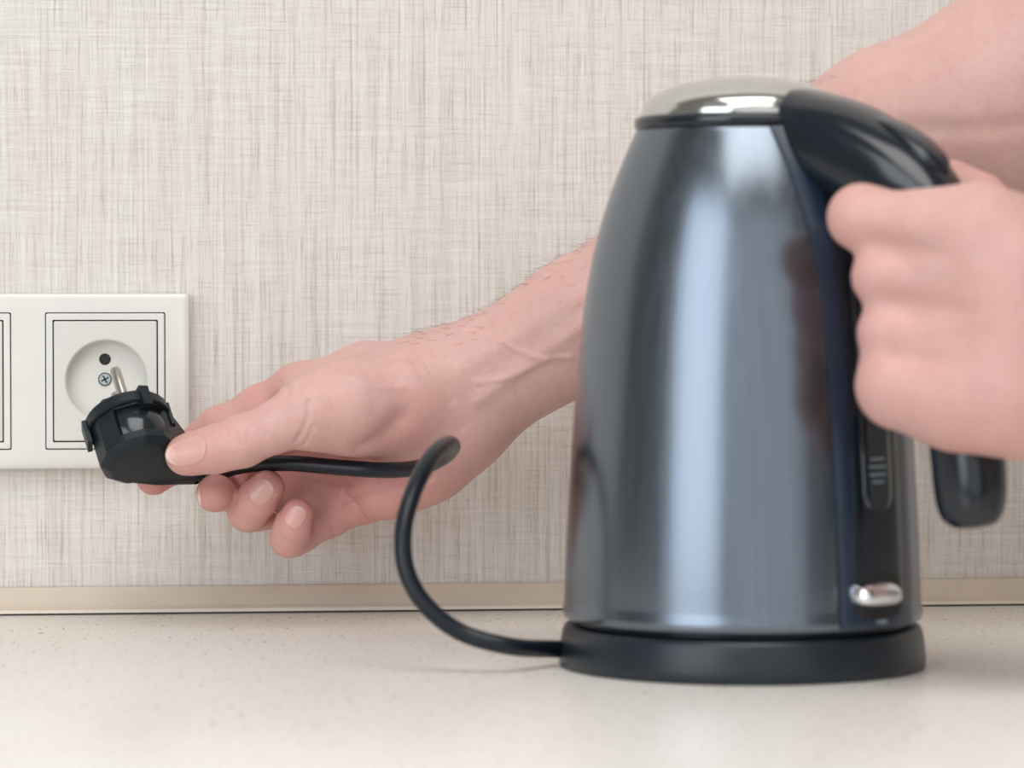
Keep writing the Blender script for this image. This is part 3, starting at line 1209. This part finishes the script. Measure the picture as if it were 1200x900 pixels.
# middle
MP_, MD_, MT_ = P(266, 545, -0.0340), P(258, 573, -0.0560), P(251, 579, -0.0740)
B.chain([MMp, P(320, 518, -0.038), MP_, P(262, 560, -0.045), MD_, MT_], [0.0115, 0.0098, 0.0098, 0.0090, 0.0088, 0.0080], k=0.010, kin=0.005, root=(0.008, 0.018))
# ring
RP_, RD_, RT_ = P(307, 591, -0.0390), P(291, 599, -0.0640), P(313, 571.5, -0.0755)
B.chain([RM, P(352, 561, -0.040), RP_, P(298, 597, -0.052), RD_, P(301, 586, -0.0725), RT_], [0.0112, 0.0096, 0.0096, 0.0090, 0.0086, 0.0083, 0.0078], k=0.010, kin=0.004, root=(0.008, 0.016))
# little
LP_, LD_, LT_ = P(352, 624, -0.0500), P(338, 631, -0.0700), P(349, 601, -0.0780)
B.chain([LM, P(388, 604, -0.051), LP_, P(344, 630, -0.061), LD_, P(342.5, 617, -0.0755), LT_], [0.0108, 0.0088, 0.0084, 0.0078, 0.0076, 0.0073, 0.0066], k=0.010, kin=0.004, root=(0.008, 0.016))
# fill between the curled fingers and the palm
B.chain([P(322, 594, -0.0510), P(350, 586, -0.0450), P(398, 574, -0.0460)], [0.0088, 0.0095, 0.0100], k=0.006, kin=0.006)
# creases: thumb joint, thenar line, palm lines, wrist
def CR(pts, w_, d_):
    B.polycrease([S(B, *p) for p in pts], w_, d_)
for x in (266, 273, 281, 288):
    CR([(x - 2, 502), (x + 2, 511), (x, 521)], 0.0008, 0.0004)
for x in (302, 310):
    CR([(x, 495), (x + 3, 503), (x + 1, 512)], 0.0007, 0.00035)
CR([(362, 470), (361, 485), (356, 502), (347, 517)], 0.0011, 0.0009)
CR([(366, 500), (362, 512), (356, 521)], 0.0009, 0.0007)
CR([(425, 524), (448, 511), (470, 489)], 0.0050, 0.0014)
CR([(400, 590), (430, 576), (470, 570), (505, 560)], 0.0016, 0.0010)
CR([(402, 578), (420, 596), (428, 612)], 0.0014, 0.0012)
CR([(375, 560), (400, 566), (440, 566)], 0.0016, 0.0011)
CR([(386, 610), (391, 620), (390, 628)], 0.0010, 0.0009)
CR([(483, 420), (500, 445), (520, 470), (540, 500)], 0.0030, 0.0007)
CR([(493, 418), (510, 443), (530, 470)], 0.0016, 0.0005)
CR([(326, 446), (334, 452), (338, 460)], 0.0012, 0.0005)
CR([(250, 487), (256, 494), (258, 500)], 0.0008, 0.0006)
# tendons and veins on the forearm (raised)
CR([(560, 470), (620, 425), (690, 378)], 0.0034, -0.0010)
CR([(545, 428), (600, 393), (680, 343)], 0.0045, -0.0008)
CR([(560, 448), (600, 441), (640, 421), (668, 418)], 0.0015, -0.0006)
CR([(590, 400), (610, 412), (640, 421)], 0.0014, -0.0005)
CR([(400, 440), (440, 452), (470, 455)], 0.0022, -0.0006)
CR([(385, 425), (430, 428), (475, 425)], 0.0035, -0.0006)
CR([(1060, 150), (1130, 152), (1200, 146)], 0.0045, 0.0009)
# redness
for c, r, a in ((TT, 0.020, 0.55), (IT_, 0.020, 0.85), (MT_, 0.017, 0.75), (RT_, 0.018, 0.75), (RD_, 0.014, 0.55), (LT_, 0.016, 0.75), (LD_, 0.014, 0.55), (IP_, 0.022, 0.45), (P(310, 470, -0.05), 0.022, 0.5),
                (P(420, 580, -0.065), 0.035, 0.65), (P(470, 560, -0.08), 0.030, 0.6), (P(380, 550, -0.06), 0.03, 0.65), (P(330, 560, -0.05), 0.02, 0.8), (P(480, 510, -0.098), 0.020, 0.45), (TI, 0.016, 0.3)):
    B.flush(c, r, a)
rarm = finish_arm('arm', B, 0.0018, None, None, person)
rarm['label'] = 'right arm reaching behind the kettle, hand pinching the plug'
CAMDIR = -FWD
nail(B, rarm, TT, TT - TI, np.array([0.10, -0.96, 0.26]), 0.0068, 0.0190, 0.66, 0.0110)
nail(B, rarm, MT_, np.array([0.05, -0.80, -0.25]), np.array([-0.92, -0.45, -0.25]), 0.0056, 0.0110, 0.56, 0.0088)
nail(B, rarm, RT_, RH * 0.72 + ez * 0.62 - FH * 0.25, np.array([-0.10, -0.90, 0.05]), 0.0058, 0.0115, 0.56, 0.0086)
nail(B, rarm, LT_, RH * 0.55 + ez * 0.80 - FH * 0.15, np.array([-0.05, -0.92, 0.0]), 0.0048, 0.0100, 0.56, 0.0074)
nail(B, rarm, IT_, IT_ - ID_, np.array([-0.6, 0.5, 0.1]), 0.0056, 0.0110, 0.56, 0.0086)

# hairs on the upper side of the forearm
def hairs(B, parent, a, b, n, spread):
    V, F = [], []
    ax = unit(b - a)
    base = []
    for _ in range(n):
        t = rng.random()
        th = rng.normal(0, spread)
        c = a + (b - a) * t
        upv = unit(np.array([0, 0, 1.0]) - ax * ax[2])
        sd = np.cross(ax, upv)
        base.append(c + 0.035 * (math.cos(th) * upv + math.sin(th) * sd))
    base = B.project(np.array(base), 30, False)
    for p in base:
        t = np.clip((p - a) @ ax, 0, np.linalg.norm(b - a))
        out = unit(p - (a + ax * t))
        d = unit(0.42 * out - 0.8 * ax + rng.normal(0, 0.22, 3))
        L = rng.uniform(0.003, 0.0065)
        s = unit(np.cross(d, rng.normal(0, 1, 3))) * 0.00006
        s2 = np.cross(d, unit(s)) * 0.00006
        o = len(V)
        bend = -ax * L * 0.25
        q0, q1, q2 = p - d * 0.0005, p + d * L * 0.55, p + d * L + bend
        V += [q0 + s, q0 - s, q0 + s2, q1 + s * .8, q1 - s * .8, q1 + s2 * .8, q2]
        F += [(o, o + 1, o + 4, o + 3), (o + 1, o + 2, o + 5, o + 4), (o + 2, o, o + 3, o + 5), (o + 3, o + 4, o + 6), (o + 4, o + 5, o + 6), (o + 5, o + 3, o + 6)]
    ob = mesh_obj('arm_hair', V, F, M_HAIR, None, recalc=False)
    ob.parent = parent
    ob['kind'] = 'stuff'
    return ob


hairs(B, rarm, P(520, 455, -0.080), P(1040, 180, -0.138), 520, 0.55)

# ---------------------------------------------------------------- left arm (near arm, hand on the handle)
L_ = Body()
KD = float((KC - CAM) @ FWD) * 1.0


def H(lat, near, z, r_h=None):
    """place beside the handle at height z: lateral to the right and nearer to the camera, in metres"""
    rr = np.interp(-z, [-h[1] for h in hp[27:]], [h[0] for h in hp[27:]])
    c = KC + HD * rr + ez * z
    return c + RH * lat - FH * near


def finger(z0, z1, mcp, pip, dip, tip, rad):
    a = H(mcp[0], mcp[1], z0)
    b = H(pip[0], pip[1], z1)
    zz = z1 - 0.002
    c = H(dip[0], dip[1], zz)
    d = H(tip[0], tip[1], zz - 0.001)
    mid = (a + b) / 2 + unit(-FH) * 0.0005
    L_.chain([a, mid, b, (b + c) / 2, c, d], rad, k=0.016, kin=0.006, root=(0.012, 0.030), ktip=0.007)
    return a, b, c, d


i_ = finger(0.171, 0.1765, (0.010, 0.035), (-0.0300, 0.020), (-0.0240, -0.010), (-0.004, -0.0235), [0.0130, 0.0112, 0.0112, 0.0096, 0.0090, 0.0082])
m_ = finger(0.151, 0.1545, (0.0175, 0.0365), (-0.0272, 0.0200), (-0.0225, -0.009), (-0.003, -0.0235), [0.0128, 0.0108, 0.0102, 0.0094, 0.0090, 0.0082])
r_ = finger(0.131, 0.1340, (0.0175, 0.0350), (-0.0278, 0.0190), (-0.0230, -0.009), (-0.004, -0.0230), [0.0125, 0.0104, 0.0100, 0.0092, 0.0086, 0.0080])
l_ = finger(0.111, 0.1160, (0.013, 0.0325), (-0.0270, 0.0190), (-0.0215, -0.008), (-0.005, -0.0215), [0.0130, 0.0112, 0.0104, 0.0086, 0.0080, 0.0072])
L_.chain([Q(1055, 459, 1.266), Q(1120, 472, 1.259), Q(1240, 468, 1.258)], [0.0125, 0.0155, 0.0170], k=0.016, kin=0.01)
WL = Q(1395, 395, 1.262)
for f_, wofs, rw in ((i_, (0.0, 0.016), 0.019), (m_, (0.0, 0.006), 0.019), (r_, (0, -0.005), 0.018), (l_, (0, -0.014), 0.017)):
    wp = WL + ez * wofs[1]
    L_.chain([f_[0], f_[0] * 0.55 + wp * 0.45 - FH * 0.002, wp], [0.0130, 0.0150, rw], k=0.020, kin=0.010)
# palm pad behind the knuckles and heel of the hand
L_.chain([H(0.026, 0.018, 0.160), Q(1290, 385, 1.268)], [0.0130, 0.0180], k=0.02, kin=0.01)
L_.chain([H(0.020, 0.020, 0.112), Q(1230, 468, 1.258), Q(1360, 440, 1.262)], [0.0135, 0.0165, 0.0190], k=0.02, kin=0.01)
# thumb on the far side
T0, T1, T2, T3 = Q(1290, 345, 1.285), Q(1192, 292, 1.303), Q(1147, 237, 1.314), Q(1086, 211, 1.3215)
L_.chain([Q(1340, 370, 1.272), T0, T1], [0.0170, 0.0160, 0.0125], k=0.02, kin=0.01)
L_.chain([T0, T1, T2, Q(1115, 221, 1.319), T3], [0.0150, 0.0118, 0.0102, 0.0095, 0.0080], k=0.012, kin=0.006, root=(0.03, 0.02))
L_.chain([T0, T1, H(0.022, 0.024, 0.166)], [0.012, 0.0095, 0.0100], k=0.016, kin=0.010)
# forearm out of the frame to the elbow
L_.chain([WL + ez * 0.010, Q(1600, 405, 1.255), Q(1900, 420, 1.235), Q(2230, 430, 1.205)], [0.0205, 0.0250, 0.0330, 0.0380], k=0.02, kin=0.012)
L_.chain([WL - ez * 0.010, Q(1600, 450, 1.255), Q(1900, 475, 1.235), Q(2230, 480, 1.205)], [0.0205, 0.0250, 0.0330, 0.0380], k=0.02, kin=0.012)
L_.chain([Q(2230, 450, 1.205), Q(2400, 250, 1.21), Q(2650, -100, 1.23)], [0.039, 0.044, 0.048], k=0.02, kin=0.012)
# knuckle dimples between the fingers and tendons
for (a, b) in ((i_, m_), (m_, r_), (r_, l_)):
    L_.polycrease([(a[1] + b[1]) / 2 - FH * 0.012, (a[0] + b[0]) / 2 * 0.35 + (a[1] + b[1]) / 2 * 0.65 - FH * 0.013, (a[0] + b[0]) / 2 - FH * 0.014], 0.0035, 0.0014)
for f_ in (i_, m_, r_, l_):
    L_.polycrease([f_[0] - FH * 0.013, f_[0] * 0.7 + WL * 0.3 - FH * 0.015, f_[0] * 0.3 + WL * 0.7 - FH * 0.017], 0.0040, -0.0006)
    L_.flush(f_[1], 0.016, 0.30)
    L_.flush(f_[0] - FH * 0.012, 0.016, 0.18)
L_.flush(T2, 0.02, 0.55)
L_.flush(T1, 0.02, 0.55)
L_.flush(Q(1130, 480, 1.245), 0.03, 0.22)
larm = finish_arm('arm', L_, 0.0020, None, None, person)
larm['label'] = 'left arm with the fist closed around the kettle handle'
nail(L_, larm, i_[3], i_[3] - i_[2], -(i_[3] - H(0, 0, 0.1745)) * -1.0, 0.0056, 0.0105, 0.45, 0.0082)
nail(L_, larm, T3, T3 - T2, FH + ez * 0.3, 0.0064, 0.0140, 0.42, 0.0082)
